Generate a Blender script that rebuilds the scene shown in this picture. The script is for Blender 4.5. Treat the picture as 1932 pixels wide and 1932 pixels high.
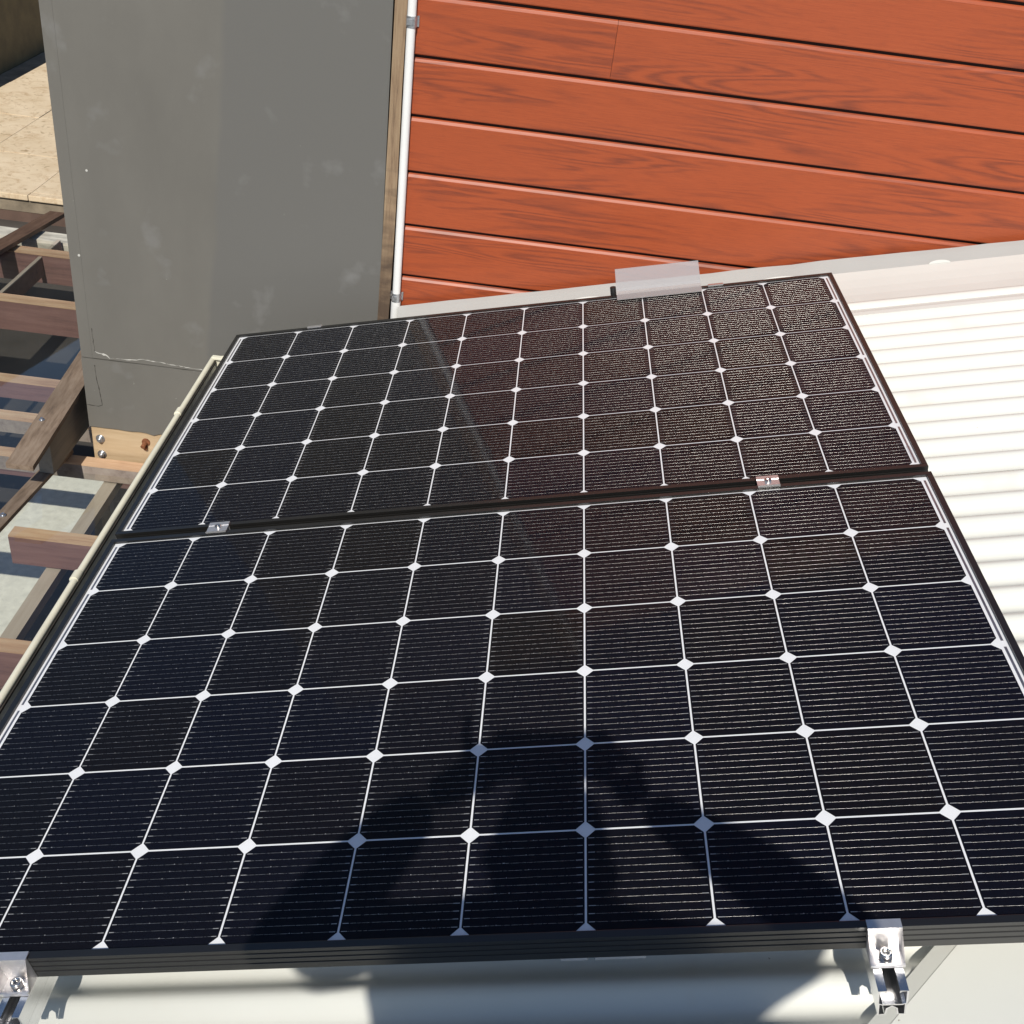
import bpy, bmesh, math, random
from mathutils import Matrix, Vector
random.seed(7)
for o in list(bpy.data.objects): bpy.data.objects.remove(o)
S = bpy.context.scene
COL = S.collection
PI = math.pi
TH = math.radians(14.0)                      # roof pitch: the roof climbs towards +x
CT, ST = math.cos(TH), math.sin(TH)
U, V, N = Vector((CT, 0, ST)), Vector((0, 1, 0)), Vector((-ST, 0, CT))
RM = Matrix(((CT, 0, -ST, 0), (0, 1, 0, 0), (ST, 0, CT, 0), (0, 0, 0, 1)))   # roof frame -> world

# ---------------- camera ----------------
right_ = Vector((0.98977338, 0.05149115, -0.13303198))
down_ = Vector((-0.08198721, -0.55781937, -0.82590293))
fwd_ = Vector((-0.11673451, 0.82836357, -0.54789309))
R3 = RM.to_3x3()
cr, cd, cf = R3 @ right_, R3 @ down_, R3 @ fwd_
CAM = R3 @ Vector((1.06159482, -0.83919491, 1.17785501))
cam = bpy.data.cameras.new('camera')
cam.sensor_width = 36; cam.sensor_height = 36; cam.sensor_fit = 'HORIZONTAL'
cam.lens = 36 * 2076.55 / 1932
cam.clip_start = 0.05; cam.clip_end = 500
co = bpy.data.objects.new('camera', cam); COL.objects.link(co)
m = Matrix((cr, -cd, -cf)).transposed().to_4x4(); m.translation = CAM
co.matrix_world = m
S.camera = co

# ---------------- light ----------------
sdir = Vector((-0.047, -0.700, 0.713)).normalized()     # towards the sun
elev = math.asin(sdir.z); az = math.atan2(sdir.x, sdir.y)
w = bpy.data.worlds.new("World"); S.world = w; w.use_nodes = True
nt = w.node_tree; nt.nodes.clear()
sky = nt.nodes.new('ShaderNodeTexSky'); sky.sky_type = 'NISHITA'; sky.sun_disc = False
sky.sun_elevation = elev; sky.sun_rotation = az % (2 * PI)
sky.air_density = 1.0; sky.dust_density = 0.3; sky.ozone_density = 2.2
bg = nt.nodes.new('ShaderNodeBackground'); bg.inputs[1].default_value = 0.086
ow = nt.nodes.new('ShaderNodeOutputWorld')
nt.links.new(sky.outputs[0], bg.inputs[0]); nt.links.new(bg.outputs[0], ow.inputs[0])
sun = bpy.data.lights.new('sun', 'SUN'); sun.energy = 4.4; sun.angle = math.radians(0.53)
sun.color = (1.0, 0.945, 0.845)
so = bpy.data.objects.new('sun', sun); COL.objects.link(so)
so.rotation_euler = sdir.to_track_quat('Z', 'Y').to_euler(); so.location = (0, -5, 8)
S.view_settings.view_transform = 'Standard'; S.view_settings.look = 'None'
S.view_settings.gamma = 1; S.view_settings.exposure = 0.04
S.view_settings.use_curve_mapping = False
S.render.engine = 'CYCLES'
S.cycles.transparent_max_bounces = 24
S.cycles.max_bounces = 10

# ---------------- materials ----------------
class NT:
    def __init__(s, name):
        s.m = bpy.data.materials.new(name); s.m.use_nodes = True
        s.t = s.m.node_tree; s.t.nodes.clear()
        s.out = s.n('ShaderNodeOutputMaterial')
    def n(s, typ, **k):
        a = s.t.nodes.new(typ)
        for q, v in k.items(): setattr(a, q, v)
        return a
    def l(s, a, b): s.t.links.new(a, b)
    def val(s, sock, v):
        if hasattr(v, 'is_output') or isinstance(v, bpy.types.NodeSocket): s.l(v, sock)
        else: sock.default_value = v
    def coord(s, kind='Object', scale=(1, 1, 1), loc=(0, 0, 0), rand=0.0):
        c = s.n('ShaderNodeTexCoord'); mp = s.n('ShaderNodeMapping')
        mp.inputs['Scale'].default_value = scale
        src = c.outputs[kind]
        if rand:
            oi = s.n('ShaderNodeObjectInfo'); cm = s.n('ShaderNodeVectorMath', operation='SCALE')
            cm.inputs[0].default_value = (rand, rand * .37, rand * .71); s.l(oi.outputs['Random'], cm.inputs['Scale'])
            ad = s.n('ShaderNodeVectorMath', operation='ADD'); s.l(src, ad.inputs[0]); s.l(cm.outputs[0], ad.inputs[1]); src = ad.outputs[0]
        mp.inputs['Location'].default_value = loc
        s.l(src, mp.inputs['Vector'])
        return mp.outputs[0]
    def noise(s, vec, scale=5, detail=4, rough=.55, dist=0):
        a = s.n('ShaderNodeTexNoise'); s.l(vec, a.inputs['Vector'])
        a.inputs['Scale'].default_value = scale; a.inputs['Detail'].default_value = detail
        a.inputs['Roughness'].default_value = rough; a.inputs['Distortion'].default_value = dist
        return a.outputs['Fac']
    def ramp(s, fac, stops):
        a = s.n('ShaderNodeValToRGB'); e = a.color_ramp.elements
        while len(e) < len(stops): e.new(0.5)
        for i, (p, c) in enumerate(stops):
            e[i].position = p
            e[i].color = c if len(c) == 4 else (*c, 1)
        s.l(fac, a.inputs[0]); return a.outputs[0]
    def mix(s, fac, a, b, mode='MIX'):
        x = s.n('ShaderNodeMix', data_type='RGBA', blend_type=mode)
        s.val(x.inputs[0], fac)
        for i, v in ((6, a), (7, b)):
            if isinstance(v, (tuple, list)): x.inputs[i].default_value = v if len(v) == 4 else (*v, 1)
            else: s.l(v, x.inputs[i])
        return x.outputs[2]
    def math(s, op, a, b=0.0, c=None, clamp=False):
        x = s.n('ShaderNodeMath', operation=op); x.use_clamp = clamp
        s.val(x.inputs[0], a); s.val(x.inputs[1], b)
        if c is not None: s.val(x.inputs[2], c)
        return x.outputs[0]
    def sep(s, vec):
        x = s.n('ShaderNodeSeparateXYZ'); s.l(vec, x.inputs[0]); return x.outputs
    def bump(s, h, strength=.2, dist=.002):
        b = s.n('ShaderNodeBump'); b.inputs['Strength'].default_value = strength
        b.inputs['Distance'].default_value = dist; s.l(h, b.inputs['Height']); return b.outputs[0]
    def bsdf(s, color, rough=.5, metal=0., normal=None, spec=.5, coat=0.):
        p = s.n('ShaderNodeBsdfPrincipled')
        if isinstance(color, (tuple, list)): p.inputs['Base Color'].default_value = (*color[:3], 1)
        else: s.l(color, p.inputs['Base Color'])
        s.val(p.inputs['Roughness'], rough); s.val(p.inputs['Metallic'], metal)
        p.inputs['Specular IOR Level'].default_value = spec
        p.inputs['Coat Weight'].default_value = coat
        if normal is not None: s.l(normal, p.inputs['Normal'])
        s.l(p.outputs[0], s.out.inputs[0]); return p

def plain(name, color, rough=.5, metal=0., nscale=30, namp=.12, bump=0., bscale=200, spec=.5, aniso=(1, 1, 1)):
    t = NT(name); v = t.coord('Object', aniso, rand=3.0)
    f = t.noise(v, nscale, 5)
    lo = tuple(c * (1 - namp) for c in color); hi = tuple(min(1, c * (1 + namp)) for c in color)
    col = t.ramp(f, [(.3, lo), (.7, hi)])
    nm = t.bump(t.noise(v, bscale, 3), bump, .001) if bump else None
    t.bsdf(col, rough, metal, nm, spec); return t.m

# solar cell: near black silicon with very fine collector fingers across the wires
t = NT('cell_silicon'); v = t.coord('Object')
oi = t.n('ShaderNodeObjectInfo')
base = t.ramp(oi.outputs['Random'], [(0., (.0030, .0029, .0050)), (.45, (.0022, .0026, .0075)), (1., (.0038, .0030, .0036))])
x, y, z = t.sep(v)
fr = t.math('FRACT', t.math('MULTIPLY', x, 1 / .0017))
fg = t.math('LESS_THAN', fr, .07)
fgn = t.math('MULTIPLY', fg, t.noise(t.coord('Object', (1, .3, 1), rand=5.), 400, 2))
c = t.mix(fgn, base, (.015, .015, .018))
t.bsdf(c, .45, 0., t.bump(t.noise(v, 1500, 2), .1, .0002), spec=.10); M_CELL = t.m
M_BACK = plain('backsheet_white', (.78, .79, .81), .45, nscale=12, namp=.03)
t = NT('solder_wire'); v = t.coord('Object', (1, 1, 1), rand=9.)
f = t.noise(t.coord('Object', (1, .2, .2), rand=9.), 260, 3)
c = t.ramp(f, [(.35, (.14, .14, .14)), (.68, (.40, .39, .375))])
r = t.math('MULTIPLY_ADD', f, .26, .16)
t.bsdf(c, r, .93, t.bump(f, .22, .0004), spec=.6); M_WIRE = t.m
M_PAD = plain('solder_pad', (.42, .42, .42), .35, .25, nscale=300, namp=.2)
M_RIBBON = plain('ribbon_tinned', (.34, .33, .36), .35, .85, nscale=160, namp=.3, aniso=(1, .1, 1))
def glassmat(name, rough, dust, dustcol, tint=(1, 1, 1), ior=1.45):
    t = NT(name)
    fr = t.n('ShaderNodeFresnel'); fr.inputs[0].default_value = ior
    tr = t.n('ShaderNodeBsdfTransparent'); tr.inputs[0].default_value = (*tint, 1)
    gl = t.n('ShaderNodeBsdfGlossy'); gl.inputs[0].default_value = (1, 1, 1, 1); gl.inputs['Roughness'].default_value = rough
    df = t.n('ShaderNodeBsdfDiffuse'); df.inputs[0].default_value = (*dustcol, 1)
    v = t.coord('Object')
    sp = t.noise(v, 260, 2, .5); film = t.noise(v, 3, 5)
    speck = t.ramp(sp, [(.70, (0, 0, 0)), (.76, (1, 1, 1))])
    am = t.math('MULTIPLY_ADD', film, dust[0], dust[1]); am2 = t.math('MULTIPLY_ADD', speck, dust[2], am)
    m1 = t.n('ShaderNodeMixShader'); t.l(am2, m1.inputs[0]); t.l(tr.outputs[0], m1.inputs[1]); t.l(df.outputs[0], m1.inputs[2])
    gm = t.n('ShaderNodeNewGeometry'); ff = t.math('MULTIPLY', fr.outputs[0], t.math('SUBTRACT', 1., gm.outputs['Backfacing']))
    am2 = t.math('MULTIPLY', am2, t.math('SUBTRACT', 1., gm.outputs['Backfacing'])); t.l(am2, m1.inputs[0])
    m2 = t.n('ShaderNodeMixShader'); t.l(ff, m2.inputs[0]); t.l(m1.outputs[0], m2.inputs[1]); t.l(gl.outputs[0], m2.inputs[2])
    t.l(m2.outputs[0], t.out.inputs[0]); return t.m
M_GLASS = glassmat('panel_glass', .055, (.0040, -.0005, .03), (.5, .48, .46), (1, 1, 1), 1.17)
M_PGLASS = glassmat('roof_glazing', .02, (.07, -.02, .5), (.45, .43, .40), (.93, .94, .93), 1.5)
M_FRAME = plain('black_anodised', (.009, .0085, .008), .34, .0, nscale=60, namp=.15, spec=.85, aniso=(.2, 1, 1))
M_ALU = plain('mill_aluminium', (.72, .73, .75), .27, 1., nscale=120, namp=.06, bump=.1, bscale=500, aniso=(1, .1, 1))
M_CLAMP = plain('clamp_aluminium', (.80, .78, .78), .34, .85, nscale=90, namp=.05)
M_STEEL = plain('stainless_bolt', (.62, .60, .58), .22, 1., nscale=200, namp=.1)
t = NT('frosted_acrylic')
tr = t.n('ShaderNodeBsdfTransparent'); df = t.n('ShaderNodeBsdfDiffuse'); df.inputs[0].default_value = (.50, .48, .48, 1)
gl = t.n('ShaderNodeBsdfGlossy'); gl.inputs['Roughness'].default_value = .15
m1 = t.n('ShaderNodeMixShader'); m1.inputs[0].default_value = .5; t.l(tr.outputs[0], m1.inputs[1]); t.l(df.outputs[0], m1.inputs[2])
m2 = t.n('ShaderNodeMixShader'); m2.inputs[0].default_value = .10; t.l(m1.outputs[0], m2.inputs[1]); t.l(gl.outputs[0], m2.inputs[2])
t.l(m2.outputs[0], t.out.inputs[0]); M_BRACKET = t.m
# cream painted roof sheet
t = NT('cream_painted_steel'); v = t.coord('Object')
f = t.noise(v, 2.2, 6); sp = t.noise(v, 85, 2)
c = t.ramp(f, [(.3, (.66, .665, .62)), (.7, (.705, .71, .665))])
c = t.mix(t.ramp(sp, [(.765, (0, 0, 0)), (.80, (1, 1, 1))]), c, (.22, .18, .14))
st = t.ramp(t.noise(v, 5.0, 3), [(.64, (0, 0, 0)), (.74, (.28, .28, .28))])
c = t.mix(st, c, (.60, .50, .40))
t.bsdf(c, .38, 0., t.bump(t.noise(v, 9, 3), .06, .004), spec=.45); M_ROOF = t.m
M_FLASH = plain('cream_flashing', (.66, .67, .635), .36, 0., nscale=3, namp=.04, bump=.03, bscale=8)
M_FLASHG = plain('grey_flashing_upstand', (.40, .40, .385), .45, .0, nscale=5, namp=.03)
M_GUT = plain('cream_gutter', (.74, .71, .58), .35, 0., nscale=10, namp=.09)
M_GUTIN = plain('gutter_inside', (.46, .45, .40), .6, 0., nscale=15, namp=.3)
M_GRIME_SHADE = plain('gutter_grime_shade', (.03, .026, .022), .9, 0., nscale=40, namp=.5, bump=.5)  # gutter dirt, also the painted shade under the bead
# printed wood-look boards: contour-like cathedral grain, each board shifted
t = NT('wood_look_board'); 
v = t.coord('Object', (.55, 1.0, 7.0), rand=40.)
h = t.noise(v, 1.5, 2.5, .45, .3)
ring = t.math('SINE', t.math('MULTIPLY', h, 110.))
env = t.noise(t.coord('Object', (.7, 1., 5.), rand=21.), 2.2, 3, .5)
wob = t.noise(t.coord('Object', (3., 1., 40.), rand=17.), 6.0, 5, .65)
ring2 = t.math('MULTIPLY_ADD', ring, .5, .5)
fine = t.noise(t.coord('Object', (1.6, 1., 70.), rand=13.), 7., 5, .7)
fine2 = t.noise(t.coord('Object', (5., 1., 160.), rand=3.), 6., 3, .7)
c = t.ramp(fine, [(.25, (.400, .088, .031)), (.55, (.345, .073, .026)), (.8, (.255, .053, .022))])
k0 = t.math('MULTIPLY', t.math('MULTIPLY', ring2, wob), t.ramp(env, [(.40, (.05, .05, .05)), (.58, (1, 1, 1))]))
c = t.mix(t.ramp(k0, [(.10, (0, 0, 0)), (.60, (.85, .85, .85))]), c, (.18, .044, .024))
c = t.mix(t.ramp(fine2, [(.54, (0, 0, 0)), (.72, (.6, .6, .6))]), c, (.17, .045, .025))
t.bsdf(c, .42, 0., t.bump(fine, .15, .0006), spec=.38); M_BOARD = t.m
t = NT('joint_dark'); t.bsdf((.028, .010, .008), .8); M_JOINT = t.m
# grey painted render with marks
def greywall(name, base):
    t = NT(name); v = t.coord('Object')
    f = t.noise(t.coord('Object', (1.4, 1, .7)), 2.2, 6, .6); g = t.noise(v, 7, 4)
    lo = tuple(c * .90 for c in base); hi = tuple(c * 1.10 for c in base)
    c = t.ramp(f, [(.3, lo), (.7, hi)])
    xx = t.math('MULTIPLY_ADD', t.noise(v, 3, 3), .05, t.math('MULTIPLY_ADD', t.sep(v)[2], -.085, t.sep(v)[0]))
    c = t.mix(t.ramp(t.math('ADD', xx, .5), [(.318, (0, 0, 0)), (.335, (1, 1, 1))]), c, tuple(q * k_ for q, k_ in zip(base, (.90, .92, .96))))  # tone turns slightly darker to the right of a slanted edge
    c = t.mix(t.ramp(g, [(.60, (0, 0, 0)), (.76, (.65, .65, .65))]), c, tuple(q * k_ for q, k_ in zip(base, (1.4, 1.45, 1.58))))
    s2 = t.noise(v, 60, 2)
    c = t.mix(t.ramp(s2, [(.76, (0, 0, 0)), (.80, (.6, .6, .6))]), c, (.42, .41, .38))
    t.bsdf(c, .55, 0., t.bump(t.math('ADD', t.noise(v, 120, 4), t.math('MULTIPLY', t.noise(v, 5, 2), 3.)), .16, .0012), spec=.3); return t.m
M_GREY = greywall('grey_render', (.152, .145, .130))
M_GREY2 = greywall('grey_render_darker', (.140, .130, .116))
M_GREY3 = greywall('grey_render_edge', (.138, .130, .112))
M_CRACK = plain('crack_dark', (.05, .045, .04), .9)
M_CHIP = plain('chipped_paint', (.55, .54, .50), .8)
def timber(name, a, b, dark, along='x', sc=1.0, rough=.7):
    t = NT(name)
    s = {'x': (1., 14., 14.), 'y': (14., 1., 14.), 'z': (14., 14., 1.)}[along]
    v = t.coord('Object', s, rand=8.)
    f = t.noise(v, 4. * sc, 7, .7); g = t.noise(t.coord('Object', (1, 1, 1), rand=4.), 6 * sc, 4)
    c = t.ramp(f, [(.28, dark), (.46, a), (.72, b)])
    c = t.mix(t.ramp(g, [(.4, (0, 0, 0)), (.75, (.45, .45, .45))]), c, dark)
    t.bsdf(c, rough, 0., t.bump(f, .5, .0015), spec=.25); return t.m
M_TIM_W = timber('weathered_timber', (.20, .145, .105), (.30, .235, .18), (.09, .065, .048), 'y')
M_TIM_B = timber('brown_batten', (.115, .066, .042), (.17, .105, .07), (.06, .034, .024), 'y')
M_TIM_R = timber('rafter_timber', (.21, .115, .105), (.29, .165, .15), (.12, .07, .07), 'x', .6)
M_TIM_R_LIT = timber('rafter_sunlit_timber', (.58, .38, .24), (.68, .50, .34), (.34, .19, .12), 'x')  # paler rafter timber, sunlight on the tops put into the colour
M_TIM_L = timber('ledger_timber', (.50, .375, .235), (.62, .49, .33), (.34, .22, .12), 'x', .5)
M_TIM_G = timber('grey_joist', (.30, .25, .22), (.38, .33, .29), (.18, .14, .12), 'y', .5)
M_TIM_GL = timber('pale_joist', (.44, .37, .30), (.52, .45, .38), (.30, .24, .19), 'y', .5)
M_TIM_C = timber('corner_batten', (.36, .24, .145), (.46, .33, .21), (.13, .085, .06), 'z')
t = NT('corner_batten_weathered'); v = t.coord('Object', (14., 14., 1.)); z_ = t.sep(t.coord('Object'))[2]
f = t.noise(v, 6., 7, .7); f3 = t.noise(t.coord('Object', (1, 1, 3.)), 9., 5)
c = t.ramp(f, [(.3, (.16, .105, .07)), (.46, (.29, .20, .125)), (.7, (.38, .28, .18))])
wet = t.math('ADD', t.math('MULTIPLY_ADD', z_, -1.35, .45), t.math('MULTIPLY_ADD', f3, 1.2, -.6))
c = t.mix(t.ramp(wet, [(.0, (.1, .1, .1)), (.5, (.92, .92, .92))]), c, (.085, .06, .045))
t.bsdf(c, .8, 0., t.bump(f, .5, .002), spec=.2); M_TIM_C = t.m
M_TIM_D = timber('dark_beam', (.22, .20, .17), (.27, .24, .20), (.15, .135, .115), 'y')
M_PVC = plain('white_conduit', (.80, .80, .79), .3, 0., nscale=8, namp=.03)
M_GALV = plain('galvanised', (.55, .57, .60), .35, .9, nscale=150, namp=.25)
M_RUST = plain('rusty_bolt', (.24, .09, .04), .85, .2, nscale=120, namp=.4, bump=.5)
M_PAVER = None
t = NT('sandstone_paver'); v = t.coord('Object', rand=11.)
f = t.noise(v, 3.5, 7, .65); g = t.noise(v, 9, 6, .7, 1.2)
c = t.ramp(f, [(.3, (.62, .49, .33)), (.7, (.75, .62, .45))])
c = t.mix(t.ramp(g, [(.50, (0, 0, 0)), (.66, (.5, .5, .5))]), c, (.42, .27, .14))
c = t.mix(t.ramp(t.noise(v, 22, 5), [(.60, (0, 0, 0)), (.70, (.7, .7, .7))]), c, (.28, .19, .10))
t.bsdf(c, .75, 0., t.bump(g, .3, .002), spec=.2); M_PAVER = t.m
M_STONE = plain('grey_stone', (.22, .18, .13), .8, 0., nscale=9, namp=.35, bump=.3)
M_SOILW = plain('brown_retaining_wall', (.12, .075, .058), .85, 0., nscale=6, namp=.25, bump=.2)
M_GROUND = plain('pale_concrete', (.68, .65, .57), .85, 0., nscale=4, namp=.15, bump=.2)
M_GROUND_SHADE = plain('ground_painted_shade', (.060, .052, .046), .8, 0., nscale=3, namp=.3, bump=.2)  # shade on the floor below the pergola put into this dark colour
M_OLIVE = plain('olive_wall', (.10, .075, .035), .75, 0., nscale=8, namp=.2, bump=.15)
M_PALE = plain('peeling_white_timber', (.50, .47, .40), .8, 0., nscale=25, namp=.4, bump=.4, aniso=(.3, 1, 1))
M_BLACK = plain('black_plastic', (.015, .015, .015), .5)
M_CLOTH = plain('shirt_cloth', (.09, .10, .13), .9, 0., nscale=60, namp=.15, bump=.4, bscale=600)
M_PANTS = plain('trouser_cloth', (.05, .055, .07), .9, 0., nscale=60, namp=.15, bump=.4, bscale=600)
M_SKIN = plain('skin', (.52, .33, .24), .5, 0., nscale=40, namp=.08, bump=.1, bscale=700)
M_HAIR = plain('hair', (.035, .025, .018), .6, 0., nscale=300, namp=.4, bump=.5, aniso=(1, 1, .1))

# ---------------- mesh helpers ----------------
def obj(name, bm, mat, parent=None, smooth=False, mats=None):
    me = bpy.data.meshes.new(name); bm.normal_update(); bm.to_mesh(me); bm.free()
    for mm in (mats or [mat]): me.materials.append(mm)
    if smooth:
        for p in me.polygons: p.use_smooth = True
    o = bpy.data.objects.new(name, me); COL.objects.link(o)
    if parent: o.parent = parent
    return o
def share(name, me, parent=None, loc=None):
    o = bpy.data.objects.new(name, me); COL.objects.link(o)
    if parent: o.parent = parent
    if loc is not None: o.location = loc
    return o
def tag(o, label=None, cat=None, group=None, kind=None):
    if label: o['label'] = label
    if cat: o['category'] = cat
    if group: o['group'] = group
    if kind: o['kind'] = kind
    return o
def thing(name, label, cat, loc=(0, 0, 0), roof=False, group=None):
    o = bpy.data.objects.new(name, None); COL.objects.link(o); o.empty_display_size = .05
    if roof: o.matrix_world = RM @ Matrix.Translation(loc)
    else: o.location = loc
    return tag(o, label, cat, group)
def box(bm, x0, x1, y0, y1, z0, z1, bev=0., mi=0):
    vs = [bm.verts.new((x, y, z)) for x in (x0, x1) for y in (y0, y1) for z in (z0, z1)]
    F = [(0, 1, 3, 2), (4, 6, 7, 5), (0, 4, 5, 1), (2, 3, 7, 6), (0, 2, 6, 4), (1, 5, 7, 3)]
    fs = [bm.faces.new([vs[i] for i in f]) for f in F]
    for f in fs: f.material_index = mi
    if bev:
        es = list({e for f in fs for e in f.edges})
        bmesh.ops.bevel(bm, geom=es, offset=bev, segments=2, affect='EDGES', profile=.6)
    return vs
def B(*a, **k):
    bm = bmesh.new(); box(bm, *a, **k); return bm
def extrude_profile(bm, pts, axis, a, b, closed=True, mi=0):
    """pts: 2-D profile; axis 'x': pts=(y,z); 'y': pts=(x,z); 'z': pts=(x,y)"""
    def P(p, s):
        return {'x': (s, p[0], p[1]), 'y': (p[0], s, p[1]), 'z': (p[0], p[1], s)}[axis]
    A = [bm.verts.new(P(p, a)) for p in pts]; Bv = [bm.verts.new(P(p, b)) for p in pts]
    n = len(pts)
    for i in range(n if closed else n - 1):
        j = (i + 1) % n
        f = bm.faces.new((A[i], A[j], Bv[j], Bv[i])); f.material_index = mi
    if closed:
        bm.faces.new(A[::-1]); bm.faces.new(Bv)
    bmesh.ops.recalc_face_normals(bm, faces=bm.faces[:])
def cyl(bm, p, q, r, seg=16, r2=None, caps=True):
    p, q = Vector(p), Vector(q); d = (q - p); r2 = r if r2 is None else r2
    zq = d.to_track_quat('Z', 'Y')
    A, Bv = [], []
    for i in range(seg):
        a = 2 * PI * i / seg; e = zq @ Vector((math.cos(a), math.sin(a), 0))
        A.append(bm.verts.new(p + e * r)); Bv.append(bm.verts.new(q + e * r2))
    for i in range(seg):
        j = (i + 1) % seg; f = bm.faces.new((A[i], A[j], Bv[j], Bv[i])); f.smooth = True
    if caps:
        for f in (bm.faces.new(A[::-1]), bm.faces.new(Bv)):
            for e in f.edges: e.smooth = False
def strip_path(pts, t):
    """thicken an open 2-D polyline into a closed outline"""
    L, Rr = [], []
    for i, p in enumerate(pts):
        a = Vector(pts[max(i - 1, 0)]); b = Vector(pts[min(i + 1, len(pts) - 1)])
        d = (b - a).normalized(); nn = Vector((-d.y, d.x)) * t / 2
        L.append(tuple(Vector(p) + nn)); Rr.append(tuple(Vector(p) - nn))
    return L + Rr[::-1]

# ================= ROOF =================
roof = thing('corrugated_roof', 'cream corrugated steel roof under the two black solar panels', 'roof', roof=True)
PITCH, AMP, NR, PH = .076, .0105, -.160, 1.088
def rz(v): return NR + AMP * math.cos(2 * PI * (v - PH) / PITCH)
edges = [-2.613, -1.851, -1.089, -.327, .435, 1.197, 2.06]
def sheet(v0, v1, lift, u0=-.12, u1=3.4):
    bm = bmesh.new(); n = max(8, int((v1 - v0) / PITCH * 16)); rows = []
    uu = [u0, (u0 + u1) / 2, u1]
    for i in range(n + 1):
        v = v0 + (v1 - v0) * i / n
        rows.append([bm.verts.new((u, v, rz(v) + lift)) for u in uu] + [bm.verts.new((u, v, rz(v) + lift - .0006)) for u in uu[::-1]])
    for i in range(n):
        a, b = rows[i], rows[i + 1]
        for j in range(6):
            k = (j + 1) % 6
            bm.faces.new((a[j], a[k], b[k], b[j]))
    bm.faces.new(rows[0][::-1]); bm.faces.new(rows[-1])
    bmesh.ops.recalc_face_normals(bm, faces=bm.faces[:])
    return bm
for i, (a, b) in enumerate(zip(edges[:-1], edges[1:])):
    o = obj('roof_sheet', sheet(a - .02, b + .022, .0012 * (i % 2)), M_ROOF, roof)
    for p in o.data.polygons: p.use_smooth = len(p.vertices) == 4
# apron flashing climbing to the cladding: bright hem, dished apron, grey upstand
pts = [(1.993, -.1492), (2.010, -.1480), (2.0115, -.1492), (2.03, -.1545), (2.05, -.1600), (2.085, -.1640), (2.12, -.1650), (2.16, -.1635), (2.20, -.1600), (2.245, -.1540), (2.288, -.1470)]
bm = bmesh.new(); extrude_profile(bm, strip_path(pts, .0012), 'x', .362, 3.4)
obj('apron_flashing', bm, M_FLASH, roof, smooth=False)
bm = bmesh.new(); extrude_profile(bm, strip_path(pts[:9], .0012), 'x', -.10, .3615)
obj('apron_flashing', bm, M_FLASH, roof, smooth=False)
bm = bmesh.new()
ex = [.364 + .08 * i for i in range(39)]
rnd = random.Random(11)
A_, B_, C_, D_ = [], [], [], []
for u in ex:
    j = rnd.uniform(-.0015, .0015)
    A_.append(bm.verts.new((u, 2.2885, -.1480))); B_.append(bm.verts.new((u, 2.322 + j, -.1290 + j)))
    C_.append(bm.verts.new((u, 2.336, -.122 + j))); D_.append(bm.verts.new((u, 2.336, -.16)))
for r0, r1 in ((A_, B_), (B_, C_), (C_, D_), (D_, A_)):
    for i in range(len(ex) - 1): bm.faces.new((r0[i], r0[i + 1], r1[i + 1], r1[i]))
bmesh.ops.recalc_face_normals(bm, faces=bm.faces[:])
obj('flashing_upstand', bm, M_FLASHG, roof)
# folded dents of the apron edge lapping the upstand
for uu_, w_ in ((1.52, .12), (1.98, .06), (.95, .10)):
    bm = bmesh.new(); n = 12; P0, P1 = [], []
    for i in range(n + 1):
        a = i / n; u = uu_ - w_ / 2 + w_ * a; h_ = .008 * max(0, math.sin(PI * a)) ** .6
        P0.append(bm.verts.new((u, 2.286, -.1465))); P1.append(bm.verts.new((u, 2.288 + h_, -.1455 + h_ * .60)))
    for i in range(n): bm.faces.new((P0[i], P0[i + 1], P1[i + 1], P1[i]))
    r = bmesh.ops.extrude_face_region(bm, geom=bm.faces[:])
    for e in r['geom']:
        if isinstance(e, bmesh.types.BMVert): e.co += Vector((0, -.001, .0012))
    bmesh.ops.recalc_face_normals(bm, faces=bm.faces[:])
    obj('flashing_lap', bm, M_FLASH, roof)
# hip flashing: flat cream sheet with a folded grey edge running diagonally (lower right)
DV = Vector((1.0, 1.02)).normalized()
bm = bmesh.new()
e0 = Vector((1.282, -.047)); e1 = Vector((1.389, .058))
dd = (e1 - e0).normalized(); nn = Vector((dd.y, -dd.x))
s0 = e0 - dd * 1.9; s1 = e1 + dd * .95
def H(p, z): return (p.x, p.y, z)
prof = [(0.0, NR + .006), (.001, NR + .0155), (.0215, NR + .0215), (.023, NR + .0225), (2.3, NR + .030)]
ra = [bm.verts.new(H(s0 + nn * a, z)) for a, z in prof]; rb = [bm.verts.new(H(s1 + nn * a, z)) for a, z in prof]
for i in range(len(prof) - 1):
    bm.faces.new((ra[i], rb[i], rb[i + 1], ra[i + 1]))
bmesh.ops.recalc_face_normals(bm, faces=bm.faces[:])
# bounded so that it stays below the panels on the right-hand side
bmesh.ops.bisect_plane(bm, geom=bm.verts[:] + bm.edges[:] + bm.faces[:], plane_co=(0, .42, 0), plane_no=(0, 1, 0), clear_outer=True)
bmesh.ops.bisect_plane(bm, geom=bm.verts[:] + bm.edges[:] + bm.faces[:], plane_co=(3.4, 0, 0), plane_no=(1, 0, 0), clear_outer=True)
obj('hip_flashing', bm, M_ROOF, roof)

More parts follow.
